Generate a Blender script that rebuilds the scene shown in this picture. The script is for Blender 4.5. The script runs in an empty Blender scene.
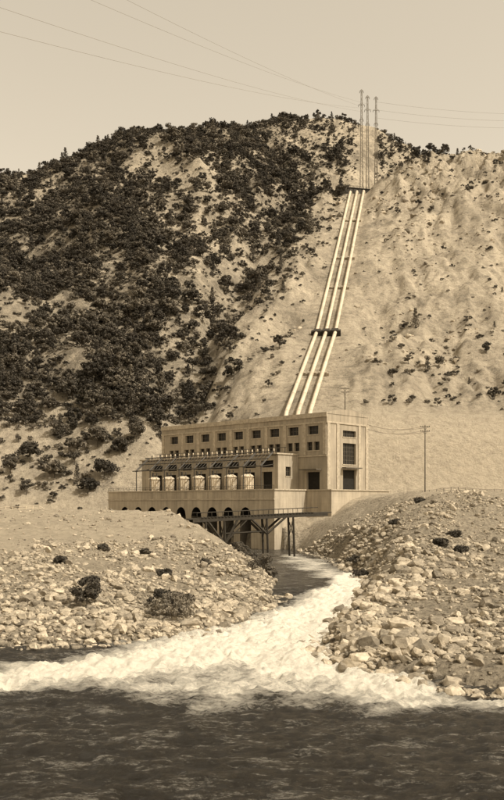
import bpy, math, numpy as np
from mathutils import Matrix, Vector
R = np.random.default_rng(7)
scene = bpy.context.scene
# ------------------------------------------------------------------ helpers
TAB = R.random((256, 256))
def vnoise(x, y, s=0):
    x = np.asarray(x, float) + s * 17.3; y = np.asarray(y, float) + s * 31.7
    xi = np.floor(x).astype(int); yi = np.floor(y).astype(int)
    fx = x - xi; fy = y - yi
    fx = fx * fx * (3 - 2 * fx); fy = fy * fy * (3 - 2 * fy)
    a = TAB[xi % 256, yi % 256]; b = TAB[(xi + 1) % 256, yi % 256]
    c = TAB[xi % 256, (yi + 1) % 256]; d = TAB[(xi + 1) % 256, (yi + 1) % 256]
    return (a * (1 - fx) + b * fx) * (1 - fy) + (c * (1 - fx) + d * fx) * fy
def fbm(x, y, o=4, s=0):
    t = 0; a = .5; n = 0
    for i in range(o):
        t = t + a * (vnoise(x * 2 ** i, y * 2 ** i, s + i) * 2 - 1); n += a; a *= .5
    return t / n
def sst(a, b, x):
    t = np.clip((x - a) / (b - a), 0, 1); return t * t * (3 - 2 * t)
def pdist(x, y, pl):
    d = np.full(np.shape(x), 1e9)
    for (ax, ay), (bx, by) in zip(pl[:-1], pl[1:]):
        dx, dy = bx - ax, by - ay
        t = np.clip(((x - ax) * dx + (y - ay) * dy) / (dx * dx + dy * dy), 0, 1)
        d = np.minimum(d, np.hypot(x - ax - t * dx, y - ay - t * dy))
    return d
def inpoly(x, y, pl):
    r = np.zeros(np.shape(x), bool)
    n = len(pl)
    for i in range(n):
        ax, ay = pl[i]; bx, by = pl[(i + 1) % n]
        if ay == by: continue
        c = ((ay > y) != (by > y)) & (x < (bx - ax) * (y - ay) / (by - ay) + ax)
        r ^= c
    return r

# ------------------------------------------------------------------ materials
TINT = (1.0, .84, .61)
def sep(l): return (l * TINT[0], l * TINT[1], l * TINT[2], 1)
class NT:
    def __init__(s, name):
        s.m = bpy.data.materials.new(name); s.m.use_nodes = True
        s.t = s.m.node_tree; s.b = s.t.nodes['Principled BSDF']
        s.b.inputs['Specular IOR Level'].default_value = .2
    def n(s, typ, **kw):
        nd = s.t.nodes.new(typ)
        for k, v in kw.items():
            if k in nd.inputs: nd.inputs[k].default_value = v
            else: setattr(nd, k, v)
        return nd
    def l(s, a, b): s.t.links.new(a, b)
    def noise(s, scale, detail=5, rough=.6, vec=None, stretch=None):
        nd = s.n('ShaderNodeTexNoise', Scale=scale, Detail=detail, Roughness=rough)
        tc = s.n('ShaderNodeTexCoord'); o = tc.outputs['Object']
        if stretch:
            mp = s.n('ShaderNodeMapping'); mp.inputs['Scale'].default_value = stretch
            s.l(o, mp.inputs['Vector']); o = mp.outputs['Vector']
        s.l(o, nd.inputs['Vector']); return nd.outputs['Fac']
    def ramp(s, src, stops):
        r = s.n('ShaderNodeValToRGB'); e = r.color_ramp.elements
        while len(e) < len(stops): e.new(.5)
        for el, (p, c) in zip(e, stops): el.position = p; el.color = c if isinstance(c, tuple) else (c, c, c, 1)
        s.l(src, r.inputs['Fac']); return r.outputs['Color']
    def mix(s, fac, a, b, mode='MIX'):
        m = s.n('ShaderNodeMix', data_type='RGBA', blend_type=mode)
        for v, i in ((fac, 0), (a, 6), (b, 7)):
            if hasattr(v, 'links'): s.l(v, m.inputs[i])
            else: m.inputs[i].default_value = v
        return m.outputs[2]
    def math(s, op, a, b=0.):
        m = s.n('ShaderNodeMath', operation=op)
        for v, i in ((a, 0), (b, 1)):
            if hasattr(v, 'links'): s.l(v, m.inputs[i])
            else: m.inputs[i].default_value = v
        return m.outputs[0]
    def bump(s, src, dist, strength=1.):
        b = s.n('ShaderNodeBump', Strength=strength, Distance=dist)
        s.l(src, b.inputs['Height']); s.l(b.outputs['Normal'], s.b.inputs['Normal'])
    def col(s, c):
        if hasattr(c, 'links'): s.l(c, s.b.inputs['Base Color'])
        else: s.b.inputs['Base Color'].default_value = c
        return s
def simple(name, lum, rough=.85, var=.25, scale=1.5, bump=0., metal=0.):
    t = NT(name)
    t.col(t.ramp(t.noise(scale), [(.3, sep(lum * (1 - var))), (.7, sep(lum * (1 + var)))]))
    t.b.inputs['Roughness'].default_value = rough
    t.b.inputs['Metallic'].default_value = metal
    if bump: t.bump(t.noise(scale * 4), bump)
    return t.m

def concrete(name, lum):
    t = NT(name)
    c1 = t.ramp(t.noise(.16, 6), [(.3, sep(lum * .78)), (.7, sep(lum * 1.12))])
    streak = t.ramp(t.noise(.9, 5, .7, stretch=(1, 1, .07)), [(.35, .6), (.6, 1.)])
    c2 = t.mix(.75, c1, streak, 'MULTIPLY')
    w = t.n('ShaderNodeTexWave', Scale=.33, Distortion=.4, bands_direction='Z', wave_profile='SAW')
    tc = t.n('ShaderNodeTexCoord'); t.l(tc.outputs['Object'], w.inputs['Vector'])
    lines = t.ramp(w.outputs['Fac'], [(0., .8), (.06, 1.)])
    t.col(t.mix(.6, c2, lines, 'MULTIPLY'))
    t.b.inputs['Roughness'].default_value = .9
    t.bump(t.noise(3, 6), .04)
    return t.m
M_con = concrete('concrete_wall', .36)
M_con2 = concrete('concrete_base', .42)
M_trim = simple('concrete_trim', .37)
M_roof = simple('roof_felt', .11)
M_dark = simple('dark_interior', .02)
M_glass = simple('window_glass', .022, rough=.4)
M_frame = simple('window_frame', .10)
M_paint = simple('pale_paint', .58, rough=.5, var=.1)
M_pipe = simple('penstock_paint', .50, rough=.85, var=.2, scale=.12)
M_steel = simple('dark_steel', .05, rough=.6)
M_wood = simple('weathered_timber', .042, rough=.9)
M_pole = simple('pole_wood', .09)
M_mast = simple('galvanised_steel', .18)
M_wire = simple('wire', .2)

# ------------------------------------------------------------------ mesh helpers
def mesh_obj(name, verts, faces, mat=None, parent=None, smooth=False, mats=None, fm=None):
    me = bpy.data.meshes.new(name)
    me.from_pydata([tuple(v) for v in verts], [], [tuple(f) for f in faces])
    if mats:
        for m in mats: me.materials.append(m)
        if fm is not None: me.polygons.foreach_set('material_index', fm)
    elif mat: me.materials.append(mat)
    if smooth: me.polygons.foreach_set('use_smooth', [True] * len(me.polygons))
    me.update()
    ob = bpy.data.objects.new(name, me); scene.collection.objects.link(ob)
    if parent: ob.parent = parent
    return ob
def empty(name, mtx=None):
    e = bpy.data.objects.new(name, None); scene.collection.objects.link(e)
    if mtx is not None: e.matrix_world = mtx
    return e
class MB:
    """mesh builder"""
    def __init__(s): s.v = []; s.f = []; s.m = []
    def quad(s, a, b, c, d, m=0):
        n = len(s.v); s.v += [a, b, c, d]; s.f.append((n, n + 1, n + 2, n + 3)); s.m.append(m)
    def box(s, x0, x1, y0, y1, z0, z1, m=0):
        n = len(s.v)
        s.v += [(x, y, z) for z in (z0, z1) for x, y in ((x0, y0), (x1, y0), (x1, y1), (x0, y1))]
        for f in ((3, 2, 1, 0), (4, 5, 6, 7), (0, 1, 5, 4), (1, 2, 6, 5), (2, 3, 7, 6), (3, 0, 4, 7)):
            s.f.append(tuple(n + i for i in f)); s.m.append(m)
    def tube(s, p, q, r0, r1=None, seg=6, m=0, cap=True):
        r1 = r0 if r1 is None else r1
        p = Vector(p); q = Vector(q); d = (q - p).normalized()
        u = d.orthogonal().normalized(); w = d.cross(u); n = len(s.v)
        for c, r in ((p, r0), (q, r1)):
            for i in range(seg):
                a = 2 * math.pi * (i + .5) / seg
                s.v.append(tuple(c + u * r * math.cos(a) + w * r * math.sin(a)))
        for i in range(seg):
            j = (i + 1) % seg; s.f.append((n + i, n + j, n + seg + j, n + seg + i)); s.m.append(m)
        if cap:
            s.f.append(tuple(n + i for i in reversed(range(seg)))); s.m.append(m)
            s.f.append(tuple(n + seg + i for i in range(seg))); s.m.append(m)
    def lathe(s, cx, cy, prof, seg=20, m=0):
        n = len(s.v)
        for r, z in prof:
            for i in range(seg):
                a = 2 * math.pi * i / seg; s.v.append((cx + r * math.cos(a), cy + r * math.sin(a), z))
        for k in range(len(prof) - 1):
            for i in range(seg):
                j = (i + 1) % seg
                s.f.append((n + k * seg + i, n + k * seg + j, n + (k + 1) * seg + j, n + (k + 1) * seg + i)); s.m.append(m)
    def obj(s, name, mat, parent=None, smooth=False):
        if isinstance(mat, list): return mesh_obj(name, s.v, s.f, None, parent, smooth, mat, s.m)
        return mesh_obj(name, s.v, s.f, mat, parent, smooth)

# ------------------------------------------------------------------ terrain
CX, CY = 20.8, 250.0
ax, ay = -.721, .693; nx, ny = -.693, -.721
def loc(x, y):
    dx, dy = x - CX, y - CY
    return dx * ax + dy * ay, dx * nx + dy * ny      # s, o
LF = [(-900, 170), (-200, 95), (-60, 82), (-18.9, 77), (-13, 78.5), (-9, 80), (-4.9, 85), (-1.25, 94), (1.2, 105), (3, 117)]
LC = [(3, 117), (3.2, 144), (0, 190), (-6, 219), (-25, 243), (-46, 266), (-54, 282), (-48, 296)]
RC = [(12, 240), (15, 225), (18, 196), (19, 154), (18.5, 135), (14., 114), (8.6, 85), (5.8, 75)]
RF = [(5.8, 75), (7.5, 68), (10.6, 63), (14.5, 58.5), (25, 52), (60, 45), (300, 30), (900, 24)]
WP = LF + LC[1:] + RC + RF[1:] + [(900, 16), (-900, 16)]
def xp(y): return 16 + .1625 * (y - 310)
UV = [-900, -300, -100, 31, 60, 100, 145, 200, 250, 300, 340, 375, 400, 430, 470, 504, 700, 1500]
VV = [300, 230, 200, 178, 169, 150, 134, 130, 126, 118, 119, 130, 144, 160, 175, 190, 250, 300]
def penz(y): return np.interp(y, [240, 280, 310, 428, 560, 750, 775, 1200], [17, 24, 43.7, 93.8, 166, 272.8, 279, 300])
def H(x, y):
    x = np.asarray(x, float); y = np.asarray(y, float)
    yy = np.maximum(y, 60.)
    u = np.clip(252 + 900 * x / yy, -900, 1500)
    jx = x + 1.6 * fbm(x / 5, y / 5, 3, 91) * (y < 215); jy = y + 2.2 * fbm(x / 6, y / 6, 3, 92) * (y < 215)
    wat = inpoly(jx, jy, WP)
    dLf = pdist(jx, jy, LF); dLc = pdist(jx, jy, LC); dRc = pdist(jx, jy, RC); dRf = pdist(jx, jy, RF)
    xm = np.interp(y, [60, 74, 117, 150, 190, 225, 245, 300, 400], [0, 2, 7.5, 9, 8, 4, 8, -5, -5])
    right = sst(-.5, .5, x - xm)
    n1 = fbm(x / 9, y / 9, 4, 3); n2 = fbm(x / 2.2, y / 2.2, 3, 9)
    lf = np.interp(dLf, [0, 2, 12, 30, 55, 75], [.2, 1.0, 2.6, 5.8, 9.3, 10.4])
    hl = np.minimum(lf, np.minimum(.3 + .62 * dLc, 10.4 + .5 * n1))
    rf = np.interp(dRf, [0, 2, 12, 50, 75, 120, 150, 190], [.2, 1.1, 2.3, 4.9, 7, 11.5, 14.6, 15.2])
    rf = rf + 3.6 * fbm(x / 22, y / 30, 3, 93) * sst(15, 50, dRf) * (1 - sst(130, 170, dRf))
    rc = np.interp(dRc, [0, 3, 7, 20, 30, 40], [.2, 3.6, 7.5, 13.5, 15.5, 18])
    hr = np.minimum(rf, rc)
    hb = hl * (1 - right) + hr * right
    hb = hb + (n1 * 1.0 + n2 * .35) * np.clip(hb / 3, .2, 1)
    near = np.clip((18 - y) * .57, 0, 10.4)
    hb = np.where(y < 18, near, hb)
    dw = np.minimum(np.minimum(dLf, dLc), np.minimum(dRc, dRf)); dw = np.minimum(dw, np.abs(y - 16) + 0 * x)
    hb = np.where(wat, -.15 - np.minimum(2, .3 * dw), hb)
    # far hill
    Yc = np.interp(u, [-900, 0, 100, 250, 1500], [800, 820, 900, 980, 1000])
    Zc = 12 + (505 - np.interp(u, UV, VV)) / 900 * Yc
    Y0 = np.interp(u, [-900, 150, 200, 260, 330, 1500], [318, 318, 345, 440, 600, 620])
    t = (y - Y0) / (Yc - Y0); tc = np.clip(t, 0, 1)
    g = 1 - (1 - tc) ** 1.22
    g = g - .45 * np.maximum(t - 1, 0) ** 1.4
    far = 10.4 + (Zc - 10.4) * np.maximum(g, .12 * (t > 1))
    w = sst(0, .25, t) * (1 - .7 * sst(.7, 1., t))
    rid = 1 - np.abs(fbm((x + y * .25) / 85, y / 210, 3, 21)) * 2.4
    far = far + w * (rid * 20 - 11 + 13 * fbm(x / 110, y / 110, 4, 5)) + w * 5 * fbm(x / 18, y / 26, 3, 8) + sst(0, .1, t) * 1.5 * fbm(x / 14, y / 14, 3, 14)
    # penstock spur
    sh = np.clip((16 - x) * .9, 0, 46) * (1 - sst(330, 460, y))
    ye = y - sh
    S = np.where(ye < 310, np.interp(ye, [240, 284, 292, 300, 310], [-20, 12, 22, 34, 42.6]), penz(ye) - 1.2)
    S = S - .3 * np.maximum(ye - 820, 0)
    d = x - xp(y)
    top = sst(420, 780, y)
    lat = np.where(d > 8, 36 * top * (1 - np.exp(-np.maximum(d - 8, 0) / 42)), 0)
    lat = lat - .55 * np.maximum(-d - 33 + 9 * fbm(y / 30, y * 0, 3, 4), 0) * sst(300, 360, y)
    q = sst(6, 26, np.abs(d)) * sst(300, 350, y)
    gul = np.abs(fbm((x - .16 * y) / 15 + .7 * fbm(x / 40, y / 40, 2, 19), y / 110, 3, 16))
    crag = sst(600, 740, y) * sst(15, 45, d)
    rough = q * (8 * fbm((x - .16 * y) / 38, y / 90, 4, 11) + 3.2 * fbm((x - .16 * y) / 9, y / 24, 4, 12) + 2.2 * fbm(x / 5, y / 7, 3, 13) + 9 * (gul - .25)) + crag * 11 * (.6 - 2.5 * np.abs(fbm(x / 14, y / 16, 4, 17)))
    spur = S + lat + rough
    k = 6.
    hill = np.maximum(far, spur) + k * np.exp(-np.abs(far - spur) / k) * .35 * sst(300, 400, y) * sst(12, 30, np.abs(d))
    res = np.where(y > 262, np.maximum(hb, np.where(hill > 10.6, hill, -50)), hb)
    # level yard around the powerhouse
    s_, o_ = loc(x, y)
    m = sst(-27, -22, o_) * (1 - sst(15, 16, o_)) * sst(-8, -3, s_) * (1 - sst(76, 82, s_))
    res = np.where((m > 0) & ~wat, res * (1 - m) + np.minimum(res, 14.6) * m, res)
    inside = (o_ > -19) & (o_ < 15.5) & (s_ > 5.5) & (s_ < 76)
    res = np.where(inside, np.minimum(res, 4.), res)
    return res

def bearing_grid(us, ys):
    U, Y = np.meshgrid(us, ys)
    Wd = np.sqrt(Y ** 2 + 30 ** 2)
    return (U - 252) / 900 * Wd, Y
def grid_mesh(name, X, Y, Z, mat, attrs):
    nr, nc = X.shape
    me = bpy.data.meshes.new(name)
    co = np.stack([X, Y, Z], -1).reshape(-1, 3).astype(np.float32)
    i = np.arange(nr * nc).reshape(nr, nc)
    q = np.stack([i[:-1, :-1], i[:-1, 1:], i[1:, 1:], i[1:, :-1]], -1).reshape(-1, 4)
    me.vertices.add(len(co)); me.vertices.foreach_set('co', co.ravel())
    me.loops.add(q.size); me.loops.foreach_set('vertex_index', q.ravel().astype(np.int32))
    me.polygons.add(len(q)); me.polygons.foreach_set('loop_start', (np.arange(len(q)) * 4).astype(np.int32))
    me.polygons.foreach_set('loop_total', np.full(len(q), 4, np.int32))
    me.update(calc_edges=True); me.validate()
    me.polygons.foreach_set('use_smooth', np.ones(len(me.polygons), bool))
    for k, v in attrs.items():
        a = me.attributes.new(k, 'FLOAT', 'POINT'); a.data.foreach_set('value', v.ravel().astype(np.float32))
    me.materials.append(mat)
    ob = bpy.data.objects.new(name, me); scene.collection.objects.link(ob); return ob

# vegetation cover of the hillside, by bearing and elevation
VU = [0, 40, 80, 120, 160, 200, 240, 280, 320, 360, 400, 440, 480]
VVR = [110, 130, 150, 170, 190, 210, 240, 270, 300, 330, 360, 390, 420, 450, 480, 510]
VG = np.array([
 [.5, .5, .5, .5, .6, .6, .7, .5, .4, .4, .5, .4, .3],
 [.5, .5, .5, .5, .6, .65, .7, .6, .5, .5, .6, .4, .3],
 [.5, .5, .5, .6, .5, .5, .75, .75, .7, .65, .6, .4, .25],
 [.5, .5, .7, .6, .35, .3, .75, .85, .75, .4, .12, .08, .06],
 [.6, .6, .85, .75, .5, .4, .8, .9, .75, .05, .03, .03, .03],
 [.85, .85, .95, .85, .6, .35, .85, .85, .15, .0, .02, .02, .02],
 [.9, .95, .95, .95, .9, .5, .8, .55, .05, .0, .02, .02, .02],
 [.9, .95, .9, .95, 1., .9, .55, .18, .03, .0, .02, .03, .03],
 [.7, .7, .85, .95, 1., .85, .4, .10, .02, .0, .02, .03, .03],
 [.4, .45, .75, .85, 1., .65, .25, .08, .02, .0, .05, .03, .03],
 [.95, .9, .8, .9, 1., .55, .2, .06, .0, .0, .04, .04, .03],
 [.95, .95, .65, .75, .85, .4, .12, .04, .0, .0, .02, .05, .04],
 [.5, .5, .45, .55, .4, .2, .08, .0, .0, .0, .01, .05, .05],
 [.25, .22, .3, .28, .2, .1, .0, .0, .0, .0, .02, .04, .04],
 [.2, .25, .22, .12, .0, .0, .0, .0, .0, .0, .0, .02, .03],
 [.05, .05, .05, .05, .0, .0, .0, .0, .0, .0, .0, .0, .0]])
def cover(x, y, z):
    u = 252 + 900 * x / np.maximum(y, 1); v = 505 - 900 * (z - 12) / np.maximum(y, 1)
    u = u + 14 * fbm(x / 30, y / 40, 3, 37); v = v + 10 * fbm(x / 30, y / 40, 3, 38)
    fu = np.interp(u, VU, np.arange(len(VU))); fv = np.interp(v, VVR, np.arange(len(VVR)))
    iu = np.clip(fu.astype(int), 0, len(VU) - 2); iv = np.clip(fv.astype(int), 0, len(VVR) - 2)
    a = fu - iu; b = fv - iv
    c = (VG[iv, iu] * (1 - a) + VG[iv, iu + 1] * a) * (1 - b) + (VG[iv + 1, iu] * (1 - a) + VG[iv + 1, iu + 1] * a) * b
    c = c + .38 * fbm(x / 34, y / 50, 3, 33) * np.clip(c * 3, 0, 1)
    return np.where(y > 312, np.clip(c, 0, 1), 0)

us = np.concatenate([np.arange(-1400, -40, 30), np.arange(-40, 545, 2.0), np.arange(545, 2000, 30)])
ys = np.concatenate([np.arange(-200, 10, 10), np.arange(10, 50, 2), np.arange(50, 130, .5), np.arange(130, 262, 1.),
                     np.arange(262, 700, 2.), np.arange(700, 1080, 2.6), np.arange(1080, 2600, 40)])
X, Y = bearing_grid(us, ys); Z = H(X, Y)
veg = cover(X, Y, Z)
hillm = sst(300, 330, Y)
dR = np.minimum(pdist(X, Y, RF), pdist(X, Y, RC)); dL = pdist(X, Y, LF)
rocky = np.where(Y < 245, np.clip(np.where(X > 5 + 0 * X, 1 - (dR - 16) / 40, 1 - (dL - 10) / 26), 0, 1), 0)
t = NT('hillside_ground')
at = t.n('ShaderNodeAttribute', attribute_name='veg').outputs['Fac']
ar = t.n('ShaderNodeAttribute', attribute_name='rocky').outputs['Fac']
ah = t.n('ShaderNodeAttribute', attribute_name='hillm').outputs['Fac']
big = t.ramp(t.noise(.018, 8, .65), [(.32, sep(.33)), (.52, sep(.44)), (.7, sep(.55))])
fine = t.ramp(t.noise(.22, 10, .8), [(.33, .42), (.48, .95), (.7, 1.2)])
c = t.mix(1., big, fine, 'MULTIPLY')
rill = t.ramp(t.noise(.16, 7, .7, stretch=(1., .28, .28)), [(.36, .68), (.52, 1.), (.7, 1.1)])
c = t.mix(.9, c, rill, 'MULTIPLY')
sp = t.ramp(t.noise(.6, 7, .85), [(.53, 0.), (.61, 1.)])
c = t.mix(t.math('MULTIPLY', sp, .5), c, sep(.11))
sand = t.ramp(t.noise(.5, 9, .75), [(.3, sep(.32)), (.5, sep(.46)), (.72, sep(.56))])
c = t.mix(ah, sand, c)
rk = t.ramp(t.noise(1.6, 8, .75), [(.36, sep(.08)), (.50, sep(.34)), (.65, sep(.50))])
c = t.mix(t.math('MULTIPLY', ar, .85), c, rk)
br = t.ramp(t.noise(.12, 8, .75), [(.40, 0.), (.56, 1.)])
vg = t.math('MULTIPLY', at, br)
c = t.mix(t.math('MULTIPLY', vg, .8), c, sep(.10))
t.col(c); t.b.inputs['Roughness'].default_value = .95; t.b.inputs['Specular IOR Level'].default_value = .1
t.bump(t.noise(.35, 11, .75), 2.4, 1.)
terrain = grid_mesh('hillside_terrain', X, Y, Z, t.m, dict(veg=veg, rocky=rocky, hillm=hillm))

# ------------------------------------------------------------------ river
us = np.concatenate([np.arange(-1400, -10, 25), np.arange(-10, 515, 1.6), np.arange(515, 2000, 25)])
ys = np.concatenate([np.arange(10, 36, 1.), np.arange(36, 135, .2), np.arange(135, 300, 1.)])
X, Y = bearing_grid(us, ys)
def foamf(x, y, path):
    best = np.zeros(x.shape)
    for (x0, y0, w0), (x1, y1, w1) in zip(path[:-1], path[1:]):
        dx, dy = x1 - x0, y1 - y0
        tt = np.clip(((x - x0) * dx + (y - y0) * dy) / (dx * dx + dy * dy), 0, 1)
        d = np.hypot(x - x0 - tt * dx, y - y0 - tt * dy) / (w0 + (w1 - w0) * tt)
        best = np.maximum(best, 1.9 - 1.15 * d)
    return np.clip(best, 0, 1.7)
wob = fbm(X / 7, Y / 7, 4, 41); wob2 = fbm(X / 2.2, Y / 2.2, 3, 42)
WX = X + wob * 3.2 + wob2 * 1.2; WY = Y + wob * 3.6 + wob2 * 2.0
F = foamf(WX, WY, [(17, 158, 1.5), (15, 130, 4.), (10, 106, 5), (5, 90, 6.), (0, 76, 8.5), (-7.5, 67.5, 5.5), (-15, 62.5, 3.8), (-34, 56, 3.), (-80, 50, 3)])
F = np.maximum(F, foamf(WX, WY, [(3, 82, 7), (1, 72, 8), (4., 65, 5.5), (7., 60, 3.), (10, 57, 1.2)]))
F = np.maximum(F, .5 * foamf(WX, WY, [(-8, 62, 3), (2, 58, 4), (10, 54.5, 2.5), (18, 51, 1)]))
F = np.maximum(F, .42 * foamf(WX, WY, [(9, 215, 3), (12, 180, 4), (14, 150, 4)]))
Wz = .30 * fbm(X / 3.0, Y / 1.6, 4, 50) + .17 * fbm(X / .9, Y / .55, 3, 52) + np.clip(F, 0, 1) * (.55 * fbm(X / 1.6, Y / 1.3, 4, 53) + .35 * fbm(X / .5, Y / .6, 3, 57) + .12)
Wz = Wz * np.where(Y < 130, 1, .5)
t = NT('river_water')
af = t.n('ShaderNodeAttribute', attribute_name='foam').outputs['Fac']
n1 = t.noise(.45, 9, .75, stretch=(.6, 1.3, 1)); n2 = t.noise(2.2, 8, .85, stretch=(.6, 1.4, 1))
nn = t.math('ADD', t.math('MULTIPLY', n1, .5), t.math('MULTIPLY', n2, .5))
ff = t.math('ADD', t.math('MULTIPLY', af, .38), nn)
fm = t.ramp(t.math('MULTIPLY', ff, .8), [(.48, 0.), (.60, .5), (.73, 1.)])
flk = t.math('MULTIPLY', t.ramp(nn, [(.52, 0.), (.63, 1.)]), .28)
fm2 = t.math('MAXIMUM', fm, flk)
foamc = t.ramp(n2, [(.34, (.66, .58, .45, 1)), (.50, (.95, .87, .71, 1))])
t.col(t.mix(fm2, sep(.03), foamc))
t.l(t.math('ADD', t.math('MULTIPLY', fm2, .6), .2), t.b.inputs['Roughness'])
t.b.inputs['Specular IOR Level'].default_value = .35
t.bump(t.math('ADD', nn, t.math('MULTIPLY', t.noise(6, 5, .8, stretch=(.7, 1.4, 1)), .5)), .55, 1.)
river = grid_mesh('river_water', X, Y, Wz, t.m, dict(foam=F))

# ------------------------------------------------------------------ instancing
def scatter(name, pts, rz, sc, idx, coll):
    me = bpy.data.meshes.new(name); me.vertices.add(len(pts))
    me.vertices.foreach_set('co', np.asarray(pts, np.float32).ravel())
    for k, ty, v in (('rz', 'FLOAT', rz), ('sc', 'FLOAT', sc), ('pi', 'INT', idx)):
        a = me.attributes.new(k, ty, 'POINT'); a.data.foreach_set('value', np.asarray(v, np.float32 if ty == 'FLOAT' else np.int32))
    me.update()
    ob = bpy.data.objects.new(name, me); scene.collection.objects.link(ob)
    ng = bpy.data.node_groups.new(name + '_gn', 'GeometryNodeTree')
    ng.interface.new_socket('Geometry', in_out='INPUT', socket_type='NodeSocketGeometry')
    ng.interface.new_socket('Geometry', in_out='OUTPUT', socket_type='NodeSocketGeometry')
    N = ng.nodes.new; L = ng.links.new
    gi = N('NodeGroupInput'); go = N('NodeGroupOutput'); ip = N('GeometryNodeInstanceOnPoints')
    ci = N('GeometryNodeCollectionInfo'); ci.inputs['Collection'].default_value = coll
    ci.inputs['Separate Children'].default_value = True; ci.inputs['Reset Children'].default_value = True
    def na(k, ty):
        n = N('GeometryNodeInputNamedAttribute'); n.data_type = ty; n.inputs['Name'].default_value = k
        return n.outputs['Attribute']
    cx = N('ShaderNodeCombineXYZ'); L(na('rz', 'FLOAT'), cx.inputs['Z'])
    er = N('FunctionNodeEulerToRotation'); L(cx.outputs[0], er.inputs[0])
    L(gi.outputs[0], ip.inputs['Points']); L(ci.outputs[0], ip.inputs['Instance'])
    ip.inputs['Pick Instance'].default_value = True
    L(na('pi', 'INT'), ip.inputs['Instance Index']); L(er.outputs[0], ip.inputs['Rotation']); L(na('sc', 'FLOAT'), ip.inputs['Scale'])
    L(ip.outputs[0], go.inputs[0])
    md = ob.modifiers.new('scatter', 'NODES'); md.node_group = ng
    return ob

def leafmat(name, lum):
    t = NT(name)
    oi = t.n('ShaderNodeObjectInfo').outputs['Random']
    c = t.ramp(t.noise(1.1, 3), [(.35, sep(lum * .55)), (.65, sep(lum * 1.5))])
    v = t.ramp(oi, [(0., .5), (.6, 1.), (1., 2.1)])
    t.col(t.mix(1., c, v, 'MULTIPLY')); t.b.inputs['Roughness'].default_value = .8
    return t.m
M_leaf = leafmat('foliage', .068); M_bark = simple('bark', .09)
M_brush = leafmat('brush_foliage', .09)
def tree_mesh(name, h, cw, ch, nl, nq, q, seed, cone=False, leaf=None, trunk=.25):
    r = np.random.default_rng(seed); mb = MB()
    base = h - ch
    top = Vector((r.normal() * .2, r.normal() * .2, h * (.95 if cone else .7)))
    p = Vector((0, 0, -.6))
    for i in range(4):
        qv = Vector((top.x * (i + 1) / 4 + r.normal() * .08 * h * .2, top.y * (i + 1) / 4, -.6 + (top.z + .6) * (i + 1) / 4))
        mb.tube(p, qv, trunk * (1 - i * .22), trunk * (1 - (i + 1) * .22), m=0); p = qv
    cs = []
    for i in range(nl):
        a = i * 2.4 + r.random(); f = (i + .5) / nl
        if cone:
            z = base + ch * f; rr = cw * (1 - f) * (.35 + .4 * r.random()); sz = cw * (.25 + .35 * (1 - f))
        else:
            el = r.uniform(-.25, 1.); rr = cw * r.uniform(.35, .9) * math.sqrt(max(.1, 1 - max(el, 0) ** 2 * .8)); z = base + ch * (.42 + .42 * el); sz = cw * r.uniform(.22, .44)
        c = np.array([rr * math.cos(a), rr * math.sin(a), z]); cs.append((c, sz))
        st = Vector((0, 0, max(.2, min(z * .6, h * .6)))) if not cone else Vector((0, 0, z - .2))
        mb.tube(st, c, trunk * .4, trunk * .12, seg=4, m=0, cap=False)
    for c, sz in cs:
        d = r.normal(size=(nq, 3)); d /= np.linalg.norm(d, axis=1)[:, None]
        pos = c + d * (sz * r.uniform(.45, 1.2, nq) ** .7)[:, None] * np.array([1, 1, .75])
        for k in range(nq):
            nrm = d[k] + r.normal(size=3) * .5; nrm = Vector(nrm).normalized()
            uu = nrm.orthogonal().normalized(); ww = nrm.cross(uu); s1 = q * r.uniform(.5, 1.2); s2 = q * r.uniform(.4, 1.)
            P = Vector(pos[k]); a = r.random() * 6.28
            e1 = (uu * math.cos(a) + ww * math.sin(a)) * s1; e2 = (ww * math.cos(a) - uu * math.sin(a)) * s2
            mb.quad(P - e1 - e2 * .4, P - e2, P + e1 + e2 * .3, P + e2, 1)
    me = bpy.data.meshes.new(name); me.from_pydata([tuple(v) for v in mb.v], [], mb.f)
    me.materials.append(M_bark); me.materials.append(leaf or M_leaf)
    me.polygons.foreach_set('material_index', mb.m); me.update()
    return me
tc = bpy.data.collections.new('tree_variants')
def addp(coll, name, me):
    o = bpy.data.objects.new(name, me); coll.objects.link(o)
for i in range(4): addp(tc, 'tree_v%d' % i, tree_mesh('oak_tree', 7.4, 3.2, 6.4, 11, 55, .41, 100 + i))
for i in range(2): addp(tc, 'tree_v%d' % (4 + i), tree_mesh('pine_tree', 10.5, 2.9, 9.2, 15, 36, .38, 110 + i, cone=True))
for i in range(3): addp(tc, 'tree_v%d' % (6 + i), tree_mesh('chaparral_bush', 2.2, 1.7, 2.1, 7, 45, .26, 120 + i, leaf=M_brush, trunk=.08))

NC = 110000
uu = R.uniform(-130, 620, NC); yy = np.sqrt(R.uniform(312 ** 2, 1080 ** 2, NC)); xx = (uu - 252) / 900 * yy
zz = H(xx, yy); cv = cover(xx, yy, zz)
clump = fbm(xx / 13, yy / 20, 3, 61) * .5 + .5
dp = np.abs(xx - xp(yy))
nearb = 1 + .9 * (1 - sst(340, 520, yy))
ok = (R.random(NC) < cv * np.clip(clump * 2.5 - .58, 0, 1.2) * .40 * nearb) & (dp > 12)
xs, y2, zs = xx[ok], yy[ok], zz[ok]; cvo = cv[ok]; n = len(xs)
bush = R.random(n) < np.where(cvo < .25, .65, .28)
idx = np.where(bush, R.integers(6, 9, n), np.where(R.random(n) < .08, R.integers(4, 6, n), R.integers(0, 4, n)))
sc = np.exp(R.normal(-.34, .36, n)) * np.where(y2 > 800, .82, 1) * np.where(cvo < .2, .6, 1.) * np.where(bush, 1.3, 1)
sc = np.clip(sc, .3, 1.45)
scatter('hillside_trees', np.stack([xs, y2, zs - .2], 1), R.uniform(0, 6.28, n), sc, idx, tc)
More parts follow.
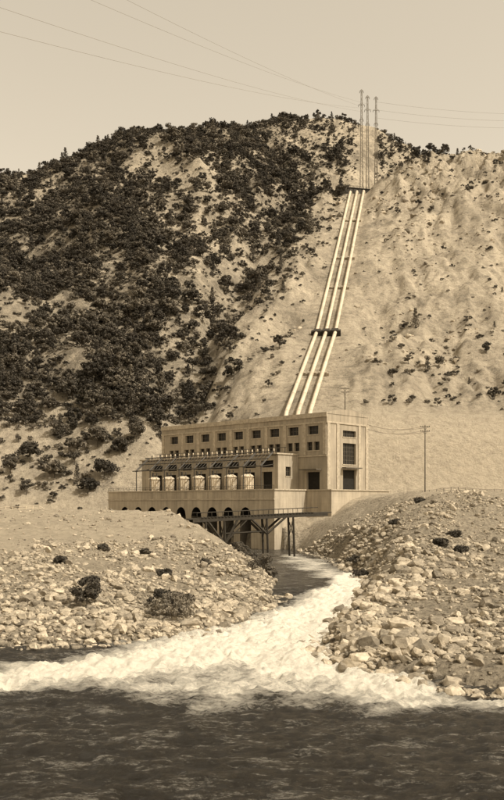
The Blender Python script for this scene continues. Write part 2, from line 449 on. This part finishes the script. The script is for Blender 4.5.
# low brush
ok = (R.random(NC) < np.clip(cv * .42 + .024 * np.clip(clump * 3 - .9, 0, 2), 0, .4)) & (dp > 9) & (yy > 318)
xs, y2 = xx[ok] + 3, yy[ok] + 2; zs = H(xs, y2); n2 = len(xs)
scatter('hillside_brush', np.stack([xs, y2, zs - .15], 1), R.uniform(0, 6.28, n2), np.exp(R.normal(-.55, .45, n2)), R.integers(6, 9, n2), tc)
print('TREES', n, n2)

# rocks
t = NT('river_rock')
oi = t.n('ShaderNodeObjectInfo').outputs['Random']
t.col(t.mix(1., t.ramp(t.noise(2.5, 5), [(.3, sep(.22)), (.7, sep(.46))]), t.ramp(oi, [(0., .42), (.5, .9), (1., 1.35)]), 'MULTIPLY'))
t.b.inputs['Roughness'].default_value = .9; t.bump(t.noise(6, 5), .05); M_rock = t.m
import bmesh
rc = bpy.data.collections.new('rock_variants')
for i in range(6):
    bm = bmesh.new(); bmesh.ops.create_icosphere(bm, subdivisions=2, radius=1)
    r = np.random.default_rng(200 + i); pl = r.normal(size=(9, 3)); pl /= np.linalg.norm(pl, axis=1)[:, None]; dd = r.uniform(.4, .85, 9)
    el3 = np.array([r.uniform(1., 1.4), r.uniform(.75, 1.), r.uniform(.75, 1.05)])
    for v in bm.verts:
        p = np.array(v.co)
        for nvec, d in zip(pl, dd):
            e = p @ nvec - d
            if e > 0: p = p - nvec * e
        v.co = p * el3 + r.normal(size=3) * .02
    me = bpy.data.meshes.new('boulder'); bm.to_mesh(me); bm.free(); me.materials.append(M_rock)
    addp(rc, 'rock_v%d' % i, me)
NR = 240000
yy = R.uniform(52, 240, NR); xx = R.uniform(-.32, .36, NR) * yy
hz = H(xx, yy); wat = hz < 0
dLf = pdist(xx, yy, LF); dR = np.minimum(pdist(xx, yy, RF), pdist(xx, yy, RC)); dLc = pdist(xx, yy, LC)
rgt = xx > np.interp(yy, [60, 74, 117, 150, 190, 225], [0, 2, 7.5, 9, 8, 4])
cl = fbm(xx / 6, yy / 6, 4, 71) * .5 + .5
pL = np.where(dLf < 18, .85, np.where(dLf < 34, .4, .04)) * np.clip(cl * 3.5 - 1.1, .08, 1)
pL = np.maximum(pL, np.where(dLc < 4, .3, 0))
pR = np.where(dR < 7, .9, np.where(dR < 32, .38, .08)) * np.clip(cl * 3.5 - 1.1, .08, 1)
pr = np.where(wat, np.where(np.minimum(dR, dLf) < 2.2, .3, 0), np.where(rgt, pR, pL))
s_, o_ = loc(xx, yy)
ok = (R.random(NR) < pr) & (o_ > 18)
xs, y2, zs = xx[ok], yy[ok], hz[ok]; n = len(xs)
edge = np.minimum(dR, dLf)[ok] < 7
sc = np.exp(R.normal(-2.0, .6, n)) * np.where(edge, 1.2, 1.)
bigr = (R.random(n) < np.where(rgt[ok], .005, .002)) | ((R.random(n) < .02) & edge & rgt[ok])
sc = np.where(bigr, R.uniform(.5, 1.05, n) , np.clip(sc, .06, .7))
scatter('river_boulders', np.stack([xs, y2, np.maximum(zs, -.1) + sc * .2], 1), R.uniform(0, 6.28, n), sc, R.integers(0, 6, n), rc)
# rock outcrops on the bare slope
NO = 60000
uu = R.uniform(120, 620, NO); yy = np.sqrt(R.uniform(330 ** 2, 860 ** 2, NO)); xx = (uu - 252) / 900 * yy
d = xx - xp(yy); cl = fbm(xx / 22, yy / 30, 4, 75) * .5 + .5
pr = np.clip(cl * 4 - 2.0, 0, 1) * (.09 + .35 * sst(620, 740, yy) * sst(10, 40, d)) * (np.abs(d) > 9) * (d > -60)
ok = R.random(NO) < pr; xs, y2 = xx[ok], yy[ok]; zs = H(xs, y2); n = len(xs)
sc = np.clip(np.exp(R.normal(-.15, .5, n)) * np.where(y2 > 640, 1.3, .8), .3, 3.)
scatter('slope_rocks', np.stack([xs, y2, zs + sc * .1], 1), R.uniform(0, 6.28, n), sc, R.integers(0, 6, n), rc)
print('ROCKS', n)

# near shrubs (each a plant of its own)
def plant(name, me_args, u, yv, scale=1., rot=0.):
    x = (u - 252) / 900 * yv; z = float(H(np.array([x]), np.array([yv]))[0])
    me = tree_mesh(name, **me_args)
    o = bpy.data.objects.new(name, me); scene.collection.objects.link(o)
    o.location = (x, yv, z - .1); o.scale = (scale,) * 3; o.rotation_euler[2] = rot
for i, (u, yv, h, w) in enumerate([(87, 86, 3., 1.5), (172, 85, 2.9, 2.2), (160, 89, 2.2, 1.3), (263, 136, 3.8, 2.2), (241, 165, 2.6, 1.7), (252, 175, 2.2, 1.4),
        (103, 128, 1.2, 1.), (165, 112, 1.2, 1.1), (145, 135, 1., .8), (362, 150, 2., 1.6), (356, 165, 1.8, 1.5), (440, 120, 1.2, 1.3), (460, 118, 1., 1.), (395, 165, 1.2, 1.2), (312, 205, 1.6, 1.6), (60, 110, 1., .9), (205, 130, 1., .9),
        (240, 232, 3., 2.4), (232, 200, 2., 1.8), (420, 190, 1.4, 1.6), (455, 150, 1.3, 1.5), (90, 95, 1.4, 1.2), (180, 92, 1.4, 1.5), (270, 150, 2.4, 1.5)]):
    plant('willow_shrub', dict(h=h, cw=w, ch=h * .95, nl=14, nq=130, q=.13, seed=300 + i, trunk=.05), u, float(yv))
for i, (u, yv, h, w) in enumerate([(54, 335, 8, 4), (104, 333, 8.5, 4.3), (88, 326, 6, 3.8), (98, 350, 9, 4), (137, 352, 9, 4), (30, 345, 9, 4.5), (120, 345, 7, 4)]):
    plant('oak_tree', dict(h=h, cw=w, ch=h * .92, nl=17, nq=110, q=.42, seed=330 + i), u, float(yv))

# ------------------------------------------------------------------ powerhouse
MW = Matrix(((ax, nx, 0, CX), (ay, ny, 0, CY), (0, 0, 1, 0), (0, 0, 0, 1)))
ph = empty('powerhouse_building', MW)
def wall(mb, axis, c, a0, a1, z0, z1, ops, depth, sgn, muntin=(2, 2)):
    def P(a, z, d=0):
        cc = c - sgn * d
        return (a, cc, z) if axis == 'o' else (cc, a, z)
    xs = sorted(set([a0, a1] + [v for o in ops for v in o[:2]])); zs_ = sorted(set([z0, z1] + [v for o in ops for v in o[2:4]]))
    for i in range(len(xs) - 1):
        for j in range(len(zs_) - 1):
            mx = (xs[i] + xs[i + 1]) / 2; mz = (zs_[j] + zs_[j + 1]) / 2
            if any(o[0] < mx < o[1] and o[2] < mz < o[3] for o in ops): continue
            mb.quad(P(xs[i], zs_[j]), P(xs[i + 1], zs_[j]), P(xs[i + 1], zs_[j + 1]), P(xs[i], zs_[j + 1]), 0)
    for o in ops:
        b0, b1, c0, c1, kind = o
        for p, q in (((b0, c0), (b1, c0)), ((b1, c0), (b1, c1)), ((b1, c1), (b0, c1)), ((b0, c1), (b0, c0))):
            mb.quad(P(*p), P(*q), P(*q, depth), P(*p, depth), 0)
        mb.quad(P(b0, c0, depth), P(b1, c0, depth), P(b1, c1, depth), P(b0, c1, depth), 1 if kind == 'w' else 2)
        def bar(x0_, x1_, z0_, z1_, d0, d1, m):
            lo, hi = sorted((c - sgn * d0, c - sgn * d1))
            if axis == 'o': mb.box(x0_, x1_, lo, hi, z0_, z1_, m)
            else: mb.box(lo, hi, x0_, x1_, z0_, z1_, m)
        if kind == 'w':
            nxm = max(1, int(round((b1 - b0) / 1.1))); nzm = max(1, int(round((c1 - c0) / 1.2)))
            for k in range(1, nxm): xk = b0 + (b1 - b0) * k / nxm; bar(xk - .06, xk + .06, c0 + .01, c1 - .01, depth - .12, depth - .01, 3)
            for k in range(1, nzm): zk = c0 + (c1 - c0) * k / nzm; bar(b0 + .01, b1 - .01, zk - .05, zk + .05, depth - .105, depth - .012, 3)
        bar(b0 - .2, b1 + .2, c0 - .25, c0 - .003, -.15, .1, 4)
G0, TOP = 14.9, 37.5
mats = [M_con, M_glass, M_dark, M_frame, M_trim]
mb = MB()
ops = [(2.6, 7.4, 15.4, 21.3, 'd')]
for k in range(9):
    s0 = 3.4 + k * 7.4
    ops += [(s0 - .3, s0 + 3.5, 31.9, 34.3, 'w')]
    ops += [(s0 - .7, s0 + 1.3, 27.4, 29.8, 'w'), (s0 + 1.9, s0 + 3.9, 27.4, 29.8, 'w')]
wall(mb, 'o', 0., 0., 70.3, G0 - 6, TOP, ops, .8, 1)
gops = [(-13.2, -7.2, 31.4, 33.2, 'w'), (-13.2, -7.2, 23.6, 29.6, 'w'), (-13.2, -7.2, 15.4, 22., 'd')]
wall(mb, 's', 0., -19., 0., G0 - 6, TOP, gops, .7, -1)
wall(mb, 's', 70.3, -19., 0., G0 - 6, TOP, [(-12, -7, 24, 30, 'w')], .6, 1)
wall(mb, 'o', -19., 0., 70.3, G0 - 6, TOP, [(5 + k * 8, 8 + k * 8, 29, 32, 'w') for k in range(8)], .6, -1)
mb.obj('hall_walls', mats, ph)
def arch(o): return TOP + .35 + 1.25 * math.sin(math.pi * (-o) / 19.)
mb = MB(); N = 16
for k in range(N):
    o0 = -19 * k / N; o1 = -19 * (k + 1) / N
    za, zb = arch(o0), arch(o1)
    for s0, s1, dz in ((-.12, .5, .0), (69.8, 70.42, .0)):
        mb.quad((s0, o0, TOP + .003), (s0, o1, TOP + .003), (s0, o1, zb), (s0, o0, za)); mb.quad((s1, o0, TOP + .003), (s1, o1, TOP + .003), (s1, o1, zb), (s1, o0, za))
        mb.quad((s0, o0, za), (s0, o1, zb), (s1, o1, zb), (s1, o0, za))
mb.obj('gable_parapet', M_con, ph)
mb = MB()
for k in range(N):
    o0 = -.6 - 17.8 * k / N; o1 = -.6 - 17.8 * (k + 1) / N
    mb.quad((.5, o0, arch(o0) - .7), (69.8, o0, arch(o0) - .7), (69.8, o1, arch(o1) - .7), (.5, o1, arch(o1) - .7))
mb.obj('hall_roof', M_roof, ph)
mb = MB()
mb.box(-.14, 70.44, 0.003, .32, TOP - .9, TOP + .35)
mb.box(-.25, -.003, -19.2, .25, 34.9, 35.4)
mb.box(-.003, 70.5, .003, .22, 34.9, 35.35)
mb.box(-.003, 10.5, .003, .2, 25.6, 26.)
mb.box(-.2, -.003, -19.1, .2, 15.0, 16.1)
for k in range(10):
    s0 = .2 + k * 7.4 if k < 9 else 69.0
    mb.box(s0, s0 + 1.1, .003, .24, 26.1, 34.9)
for o in (-18.9, -15.4, -5.4, -1.3): mb.box(-.2, -.003, o, o + 1.2, 16.1, 34.9)
mb.box(-.003, 70.4, -19.3, -19.003, TOP - .9, TOP + .35)
mb.obj('cornice_and_pilasters', M_trim, ph)
mb = MB(); mb.box(1.8, 8.2, .25, 2.4, 21.8, 22.1); mb.box(-1.8, -.26, -14, -6.4, 22.4, 22.7); mb.obj('door_hoods', M_roof, ph)
mb = MB()
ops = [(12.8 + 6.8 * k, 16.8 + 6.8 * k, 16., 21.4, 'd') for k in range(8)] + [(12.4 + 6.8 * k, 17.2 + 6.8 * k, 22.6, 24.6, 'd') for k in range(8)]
wall(mb, 'o', 8.5, 10.6, 70.3, G0 - 4, 26., ops, .8, 1)
wall(mb, 's', 10.6, .02, 8.5, G0 - 4, 26.2, [(3.1, 5.3, 20.2, 22.8, 'w')], .5, -1)
wall(mb, 's', 70.28, .02, 8.5, G0 - 4, 26.2, [], .5, 1)
mb.obj('switch_wing_walls', [M_con2, M_glass, M_dark, M_frame, M_trim], ph)
mb = MB(); mb.box(10.3, 70.6, .33, 9.2, 26.203, 26.6); mb.obj('switch_wing_roof', M_trim, ph)
mb = MB()
for k in range(9):
    s = 12.0 + 6.8 * k
    if s > 70: break
    mb.tube((s, 8.9, 26.9), (s, 14.2, 22.6), .22, seg=4); mb.tube((s, 13.9, 22.7), (s, 13.9, 15.1), .16, seg=5); mb.tube((s, 8.8, 23.4), (s, 14., 22.6), .13, seg=4)
    mb.tube((s, 4, 26.6), (s, 4, 28.4), .14, seg=5); mb.tube((s, 7.6, 26.6), (s, 7.6, 27.9), .14, seg=5)
for o, z in ((14.2, 22.75), (11.5, 24.9), (9., 27.)): mb.tube((11.5, o, z), (68, o, z), .16, seg=4)
mb.tube((11.5, 4, 28.4), (68, 4, 28.4), .08, seg=4)
for k in range(40): mb.tube((12.5 + 1.4 * k, 8.9, 26.9), (12.5 + 1.4 * k, 13.6, 23.1), .07, seg=4)
mb.obj('bus_rack', M_steel, ph)
mb = MB()
for k in range(26): mb.lathe(13 + 2.1 * k, 7.6, [(.05, 26.6), (.28, 26.7), (.14, 27.), (.28, 27.2), (.14, 27.5), (.22, 27.7), (.05, 28.)], 8)
mb.obj('insulators', M_paint, ph, True)
mb = MB(); TT = 16.0; O = 16.2; zb = -2.5
arches = [(15.8 + 6.7 * k) for k in range(9)]; aw = 2.15; spr = 8.7
s = 4.9
for c in arches:
    mb.quad((s, O, zb), (c - aw, O, zb), (c - aw, O, TT), (s, O, TT), 0)
    NA = 12
    for i in range(NA):
        x0 = -aw + 2 * aw * i / NA; x1 = -aw + 2 * aw * (i + 1) / NA
        z0 = spr + math.sqrt(max(0, aw * aw - x0 * x0)) * 1.25; z1 = spr + math.sqrt(max(0, aw * aw - x1 * x1)) * 1.25
        mb.quad((c + x0, O, z0), (c + x1, O, z1), (c + x1, O, TT), (c + x0, O, TT), 0)
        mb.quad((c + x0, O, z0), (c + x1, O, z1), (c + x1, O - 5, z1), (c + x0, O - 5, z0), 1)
    for sg in (-1, 1): mb.quad((c + sg * aw, O, zb), (c + sg * aw, O - 5, zb), (c + sg * aw, O - 5, spr), (c + sg * aw, O, spr), 3)  # soffit, jambs and back coloured dark: shade inside the arch put into the colour
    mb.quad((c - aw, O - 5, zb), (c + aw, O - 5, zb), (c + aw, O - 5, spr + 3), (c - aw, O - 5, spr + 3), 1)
    s = c + aw
mb.quad((s, O, zb), (78, O, zb), (78, O, TT), (s, O, TT), 0)
mb.quad((78, O, zb), (78, -2, zb), (78, -2, TT), (78, O, TT), 0)
mb.quad((4.9, O, zb), (4.9, 3, zb), (4.9, 3, TT), (4.9, O, TT), 0)
mb.quad((4.9, 3, zb), (-4., 3, zb), (-4., 3, TT), (4.9, 3, TT), 0)
mb.quad((-4., 3, zb), (-4., -24, zb), (-4., -24, TT), (-4., 3, TT), 0)
mb.quad((-4., -24, zb), (-.1, -24, zb), (-.1, -24, TT), (-4., -24, TT), 0)
T = 14.95
mb.quad((4.9, 0, T), (78, 0, T), (78, O, T), (4.9, O, T), 0)
mb.quad((-4., -24, T), (4.9, -24, T), (4.9, 3, T), (-4., 3, T), 0)
mb.quad((70.4, -19, T), (78, -19, T), (78, 0, T), (70.4, 0, T), 0)
mb.box(4.6, 78.2, O - .35, O + .25, TT + .003, TT + .35, 2)
mb.box(-4.3, 4.9, 2.6, 3.3, TT + .003, TT + .3, 2)
mb.box(-4.3, -3.7, -24, 2.59, TT + .003, TT + .3, 2)
mb.box(4.6, 5.2, 3.3, O - .36, TT + .003, TT + .35, 2)
mb.box(4.905, 78.2, O + .003, O + .2, 13.4, 13.8, 2)
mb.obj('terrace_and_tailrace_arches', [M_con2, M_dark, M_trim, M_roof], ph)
mb = MB()
for k in range(28): mb.tube((5.2 + 2.7 * k, O - .1, TT + .35), (5.2 + 2.7 * k, O - .1, TT + 1.35), .05, seg=4)
mb.tube((5, O - .1, TT + 1.35), (78, O - .1, TT + 1.35), .05, seg=4); mb.tube((5, O - .1, TT + .85), (78, O - .1, TT + .85), .04, seg=4)
mb.obj('terrace_railing', M_steel, ph)
for k in range(7):
    s = 19.2 + 6.8 * k
    tr = empty('transformer_tank'); tr.matrix_world = MW @ Matrix.Translation((s, 11.9, 14.95))
    mb = MB(); mb.lathe(0, 0, [(0, 0), (1.9, 0), (1.9, .3), (1.65, .32), (1.65, 4.9), (1.85, 4.95), (1.85, 5.2), (1.5, 5.5), (.8, 5.85), (0, 5.95)], 24)
    for i in range(18):
        a = i * math.pi / 9; mb.tube((1.75 * math.cos(a), 1.75 * math.sin(a), .4), (1.75 * math.cos(a), 1.75 * math.sin(a), 4.7), .1, seg=4)
    mb.obj('tank_body', M_paint, tr)
    mb = MB()
    for a in (0, 2.1, 4.2):
        x, y = .8 * math.cos(a), .8 * math.sin(a)
        mb.lathe(x, y, [(.1, 5.7), (.28, 5.8), (.13, 6.1), (.26, 6.3), (.12, 6.6), (.2, 6.8), (.05, 7.2), (0, 7.25)], 8)
    mb.obj('bushings', M_steel, tr)
# ------------------------------------------------------------------ penstocks
dv = Vector((.1625, 1, 0)).normalized(); pv = Vector((dv.y, -dv.x, 0))
for off in (-4.1, 0, 4.1):
    p = MB(); yk = [286, 310, 428, 560, 750, 772]
    pts = []
    for y in yk:
        z = 26 if y == 286 else float(penz(y)) + .5
        pts.append(Vector((float(xp(y)), y, z)) + pv * off * (1 + (y - 310) / 440 * .35))
    SEG = 14
    rad = [.75, .75, .8, .9, 1.0, 1.0]
    for a in range(len(pts) - 1): p.tube(pts[a], pts[a + 1], rad[a], rad[a + 1], seg=SEG, cap=False)
    for a in range(1, len(pts) - 2):
        n_ = int((pts[a + 1] - pts[a]).length / 14)
        for i in range(n_):
            f = (i + .5) / n_; c = pts[a].lerp(pts[a + 1], f); d = (pts[a + 1] - pts[a]).normalized()
            p.tube(c - d * .25, c + d * .25, rad[a] * (1 - f) + rad[a + 1] * f + .13, seg=SEG)
    p.obj('penstock_pipe', M_pipe, None, True)
def anchor(yv, hw, l, hgt, mat, name='anchor_block'):
    c = Vector((float(xp(yv)), yv, float(penz(yv)))); sl = (penz(yv + 5) - penz(yv - 5)) / 10
    d = Vector((dv.x, dv.y, sl)).normalized(); up = pv.cross(d)
    if up.z < 0: up = -up
    m = Matrix((tuple(pv) , tuple(d), tuple(up))).transposed().to_4x4(); m.translation = c
    mb = MB(); mb.box(-hw, hw, -l, l, -2.5, hgt)
    for o in (-4.2, 0, 4.2): mb.box(o - 1.6, o + 1.6, -l - .6, l + .6, -2, hgt + .5)
    ob = mb.obj(name, mat); ob.matrix_world = m
anchor(428, 7.0, 1.4, 1.2, M_wood); anchor(560, 7.2, .8, .0, M_con); anchor(500, 7., .5, -.2, M_con); anchor(360, 6.6, .5, -.2, M_con); anchor(655, 7.2, .6, -.2, M_con)
hx = float(xp(772))
mb = MB()
c0 = Vector((hx, 768, 279.)) 
mb.box(-15, 10, -2, 3.5, -4, 2.2); mb.box(-16, 11, -2.6, 4, 2.203, 2.7, 1)
for k in range(9): mb.tube((-14.5 + 3 * k, -2.4, 2.7), (-14.5 + 3 * k, -2.4, 4.), .12, seg=4, m=1)
mb.tube((-15, -2.4, 4), (10, -2.4, 4), .12, seg=4, m=1)
for k in range(6): mb.box(-13 + 4 * k, -10.5 + 4 * k, -2.2, -2.003, -1.6, 1.4, 1)
vh = mb.obj('valve_house', [M_wood, M_steel]); vh.location = c0; vh.rotation_euler[2] = .25
def mast(name, x, y, z, hh, off):
    e = empty(name); e.location = (x, y, z); m = MB()
    w = 1.3
    for sx in (-w, w):
        for sy in (-w, w): m.tube((sx, sy, -4), (sx * .35, sy * .35, hh), .22, .15, seg=5)
    nb = int(hh / 5)
    for k in range(nb):
        f0, f1 = k / nb, (k + 1) / nb; w0, w1 = w * (1 - .65 * f0), w * (1 - .65 * f1)
        for q in range(4):
            a = [(-1, -1), (1, -1), (1, 1), (-1, 1)][q]; b = [(1, -1), (1, 1), (-1, 1), (-1, -1)][q]
            m.tube((a[0] * w0, a[1] * w0, f0 * hh), (b[0] * w1, b[1] * w1, f1 * hh), .09, seg=4)
            m.tube((a[0] * w1, a[1] * w1, f1 * hh), (b[0] * w1, b[1] * w1, f1 * hh), .09, seg=4)
    m.obj('lattice_leg', M_mast, e)
    m = MB()
    for z_, l in ((hh - 1, 1.6), (hh * .86, 2.6), (hh * .72, 1.6)):
        m.tube((-l, 0, z_), (l, 0, z_), .2, seg=4)
        for sx in (-l, l): m.tube((sx, 0, z_), (0, 0, z_ + 1.6), .1, seg=4)
    m.obj('crossarms', M_mast, e)
    m = MB()
    for z_, l in ((hh - 1, 1.6), (hh * .86, 2.6), (hh * .72, 1.6)):
        for sx in (-l, l): m.lathe(sx, 0, [(.05, z_ - 1.8), (.2, z_ - 1.6), (.2, z_ - .5), (.05, z_ - .2)], 6)
    m.obj('insulator_strings', M_steel, e)
for (u, yv, vt) in ((361.5, 770., 90), (367.5, 776., 96), (376., 782., 97)):
    x = (u - 252) / 900 * yv; z = float(H(np.array([x]), np.array([yv]))[0])
    ztop = 12 + (505 - vt) / 900 * yv
    mast('transmission_tower', x, yv, z, ztop - z, 0)
def wire(name, a, b, sag, r):
    m = MB(); a = Vector(a); b = Vector(b); n_ = 40; prev = a
    for i in range(1, n_ + 1):
        f = i / n_; p = a.lerp(b, f); p.z -= sag * 4 * f * (1 - f)
        m.tube(prev, p, r, seg=4, cap=False); prev = p
    return m.obj(name, M_wire)
for u, yv, v, ex, ez in ((361, 770, 108, -185, 48), (364, 770, 112, -180, 60), (368, 776, 104, -172, 74), (372, 778, 110, -165, 84)):
    wire('power_line', ((u - 252) / 900 * yv, yv, 12 + (505 - v) / 900 * yv), (ex, -40, ez), 10, .045)
for v, zt in ((102, 372), (110, 366), (118, 360)):
    wire('power_line', ((377 - 252) / 900 * 782, 782, 12 + (505 - v) / 900 * 782), (420, 900, zt + 40), 10, .07)
mast('transmission_tower', -175, -40, 10, 80, 0)

# ------------------------------------------------------------------ trestle bridge
br = empty('timber_trestle_bridge')
A = Vector((-11.5, 196, 8.9)); B = Vector((13.8, 208, 10.0)); dd = (B - A); L_ = dd.length
ang = math.atan2(dd.y, dd.x); br.matrix_world = Matrix.Translation(A) @ Matrix.Rotation(ang, 4, 'Z') @ Matrix.Rotation(-math.asin(dd.z / L_), 4, 'Y')
mb = MB(); mb.box(-3, L_ + 4.5, -1.4, 1.4, 0, .25)
for k in range(int(L_ / .8)): mb.box(k * .8, k * .8 + .5, -1.6, 1.6, .253, .36)
mb.obj('deck', M_wood, br)
mb = MB()
for y in (-1.2, 1.2):
    mb.box(-2, L_ + 3.5, y - .2, y + .2, -.6, -.003)
    for a_, b_ in (((1.5, -.5), (5.2, -5.5)), ((8.6, -.5), (5.6, -5.5)), ((12, -.5), (15.5, -3.8)), ((20.5, -.5), (16, -3.8)), ((5.4, -.5), (5.4, -9)), ((15.8, -.5), (15.8, -10)), ((22.5, -.5), (22.5, -9.5)), ((1, -.5), (1, -3.5))):
        mb.tube((a_[0], y, a_[1]), (b_[0], y, b_[1]), .28, seg=4)
    mb.tube((5.4, y, -3.4), (15.8, y, -3.4), .16, seg=4); mb.tube((5.4, y, -5.5), (11, y, -.6), .16, seg=4)
    mb.tube((-1, y, 1.4), (L_ + 1, y, 1.4), .07, seg=4)
    for k in range(11): mb.tube((k * 2.5, y, .2), (k * 2.5, y, 1.4), .07, seg=4)
for s in (5.4, 15.8, 22.5):
    mb.tube((s, -1.2, -1), (s, 1.2, -5), .12, seg=4); mb.tube((s, 1.2, -1), (s, -1.2, -5), .12, seg=4)
mb.obj('timber_bents', M_wood, br)

# ------------------------------------------------------------------ poles, fence
def gz(x, y): return float(H(np.array([x]), np.array([y]))[0])
def upole(u, yv, hh, z=None):
    x = (u - 252) / 900 * yv; z = gz(x, yv) if z is None else z
    e = empty('utility_pole'); e.location = (x, yv, z); m = MB()
    m.tube((0, 0, -1), (0, 0, hh), .2, .13, seg=8)
    for zz_ in (hh - .5, hh - 1.8):
        m.box(-1.5, 1.5, -.08, .08, zz_ - .09, zz_ + .09); m.tube((-.8, 0, zz_), (0, 0, zz_ - .9), .05, seg=4); m.tube((.8, 0, zz_), (0, 0, zz_ - .9), .05, seg=4)
    m.obj('pole_and_arms', M_pole, e); m = MB()
    for zz_ in (hh - .5, hh - 1.8):
        for sx in (-1.3, -.7, .7, 1.3): m.lathe(sx, 0, [(.03, zz_ + .09), (.1, zz_ + .15), (.1, zz_ + .3), (.02, zz_ + .35)], 6)
    m.obj('insulators', M_steel, e); return Vector((x, yv, z + hh - .4))
p1 = upole(425, 268, 20); p2 = upole(345, 318, 8)
for dz in (0, -1.3):
    for dx in (-1.2, 1.2):
        wire('service_wire', (p1.x + dx, p1.y, p1.z + dz), (34 + dx * .3, 264 + dx, 35.5 + dz), 1.2, .05)
m = MB()
xsf = np.linspace(42, 80, 20)
for i, x in enumerate(xsf):
    y = 243 + (x - 42) * .1; z = gz(x, y); m.tube((x, y, z - .5), (x, y, z + 1.3), .07, seg=4)
    if i:
        for dz in (.5, .95, 1.25): m.tube((px, py, pz + dz), (x, y, z + dz), .04, seg=4)
    px, py, pz = x, y, z
m.obj('wire_fence', M_pole)
m = MB()
px = None
for x in np.linspace(-85, -40, 24):
    y = 262 + (x + 40) * .05; z = gz(x, y); m.tube((x, y, z - .5), (x, y, z + 1.2), .09, seg=4)
    if px is not None:
        for dz in (.5, 1.1): m.tube((px, py, pz + dz), (x, y, z + dz), .06, seg=4)
    px, py, pz = x, y, z
m.obj('guard_fence', M_paint)

# ------------------------------------------------------------------ light
az = math.radians(122); el = math.radians(48)
sd = Vector((math.sin(az) * math.cos(el), math.cos(az) * math.cos(el), math.sin(el)))
sl = bpy.data.lights.new('sun', 'SUN'); sl.energy = 4.3; sl.angle = math.radians(.5); sl.color = (1, .95, .87)
so = bpy.data.objects.new('sun', sl); scene.collection.objects.link(so); so.rotation_euler = sd.to_track_quat('Z', 'Y').to_euler()
w = bpy.data.worlds.new('World'); scene.world = w; w.use_nodes = True; nt = w.node_tree
bg = nt.nodes['Background']; sk = nt.nodes.new('ShaderNodeTexSky'); sk.sky_type = 'NISHITA'; sk.sun_disc = False
sk.sun_elevation = el; sk.sun_rotation = az; sk.dust_density = 3.; sk.air_density = 1.
bw = nt.nodes.new('ShaderNodeRGBToBW'); nt.links.new(sk.outputs[0], bw.inputs[0])
ma = nt.nodes.new('ShaderNodeMath'); ma.operation = 'MULTIPLY_ADD'; ma.inputs[1].default_value = 1.7; ma.inputs[2].default_value = 2.2
nt.links.new(bw.outputs[0], ma.inputs[0])
mm = nt.nodes.new('ShaderNodeVectorMath'); mm.operation = 'SCALE'; mm.inputs[0].default_value = (1.0, .865, .665)
nt.links.new(ma.outputs[0], mm.inputs['Scale']); nt.links.new(mm.outputs[0], bg.inputs['Color']); bg.inputs['Strength'].default_value = .13

cam = bpy.data.cameras.new('camera'); co = bpy.data.objects.new('camera', cam); scene.collection.objects.link(co)
co.location = (0, 0, 12); co.rotation_euler = (math.pi / 2, 0, 0)
cam.sensor_fit = 'VERTICAL'; cam.sensor_height = 24; cam.lens = 24 * 900 / 800.; cam.shift_y = 105 / 800
cam.clip_start = .5; cam.clip_end = 8000
scene.camera = co
scene.view_settings.view_transform = 'Standard'; scene.view_settings.look = 'None'; scene.view_settings.exposure = 0
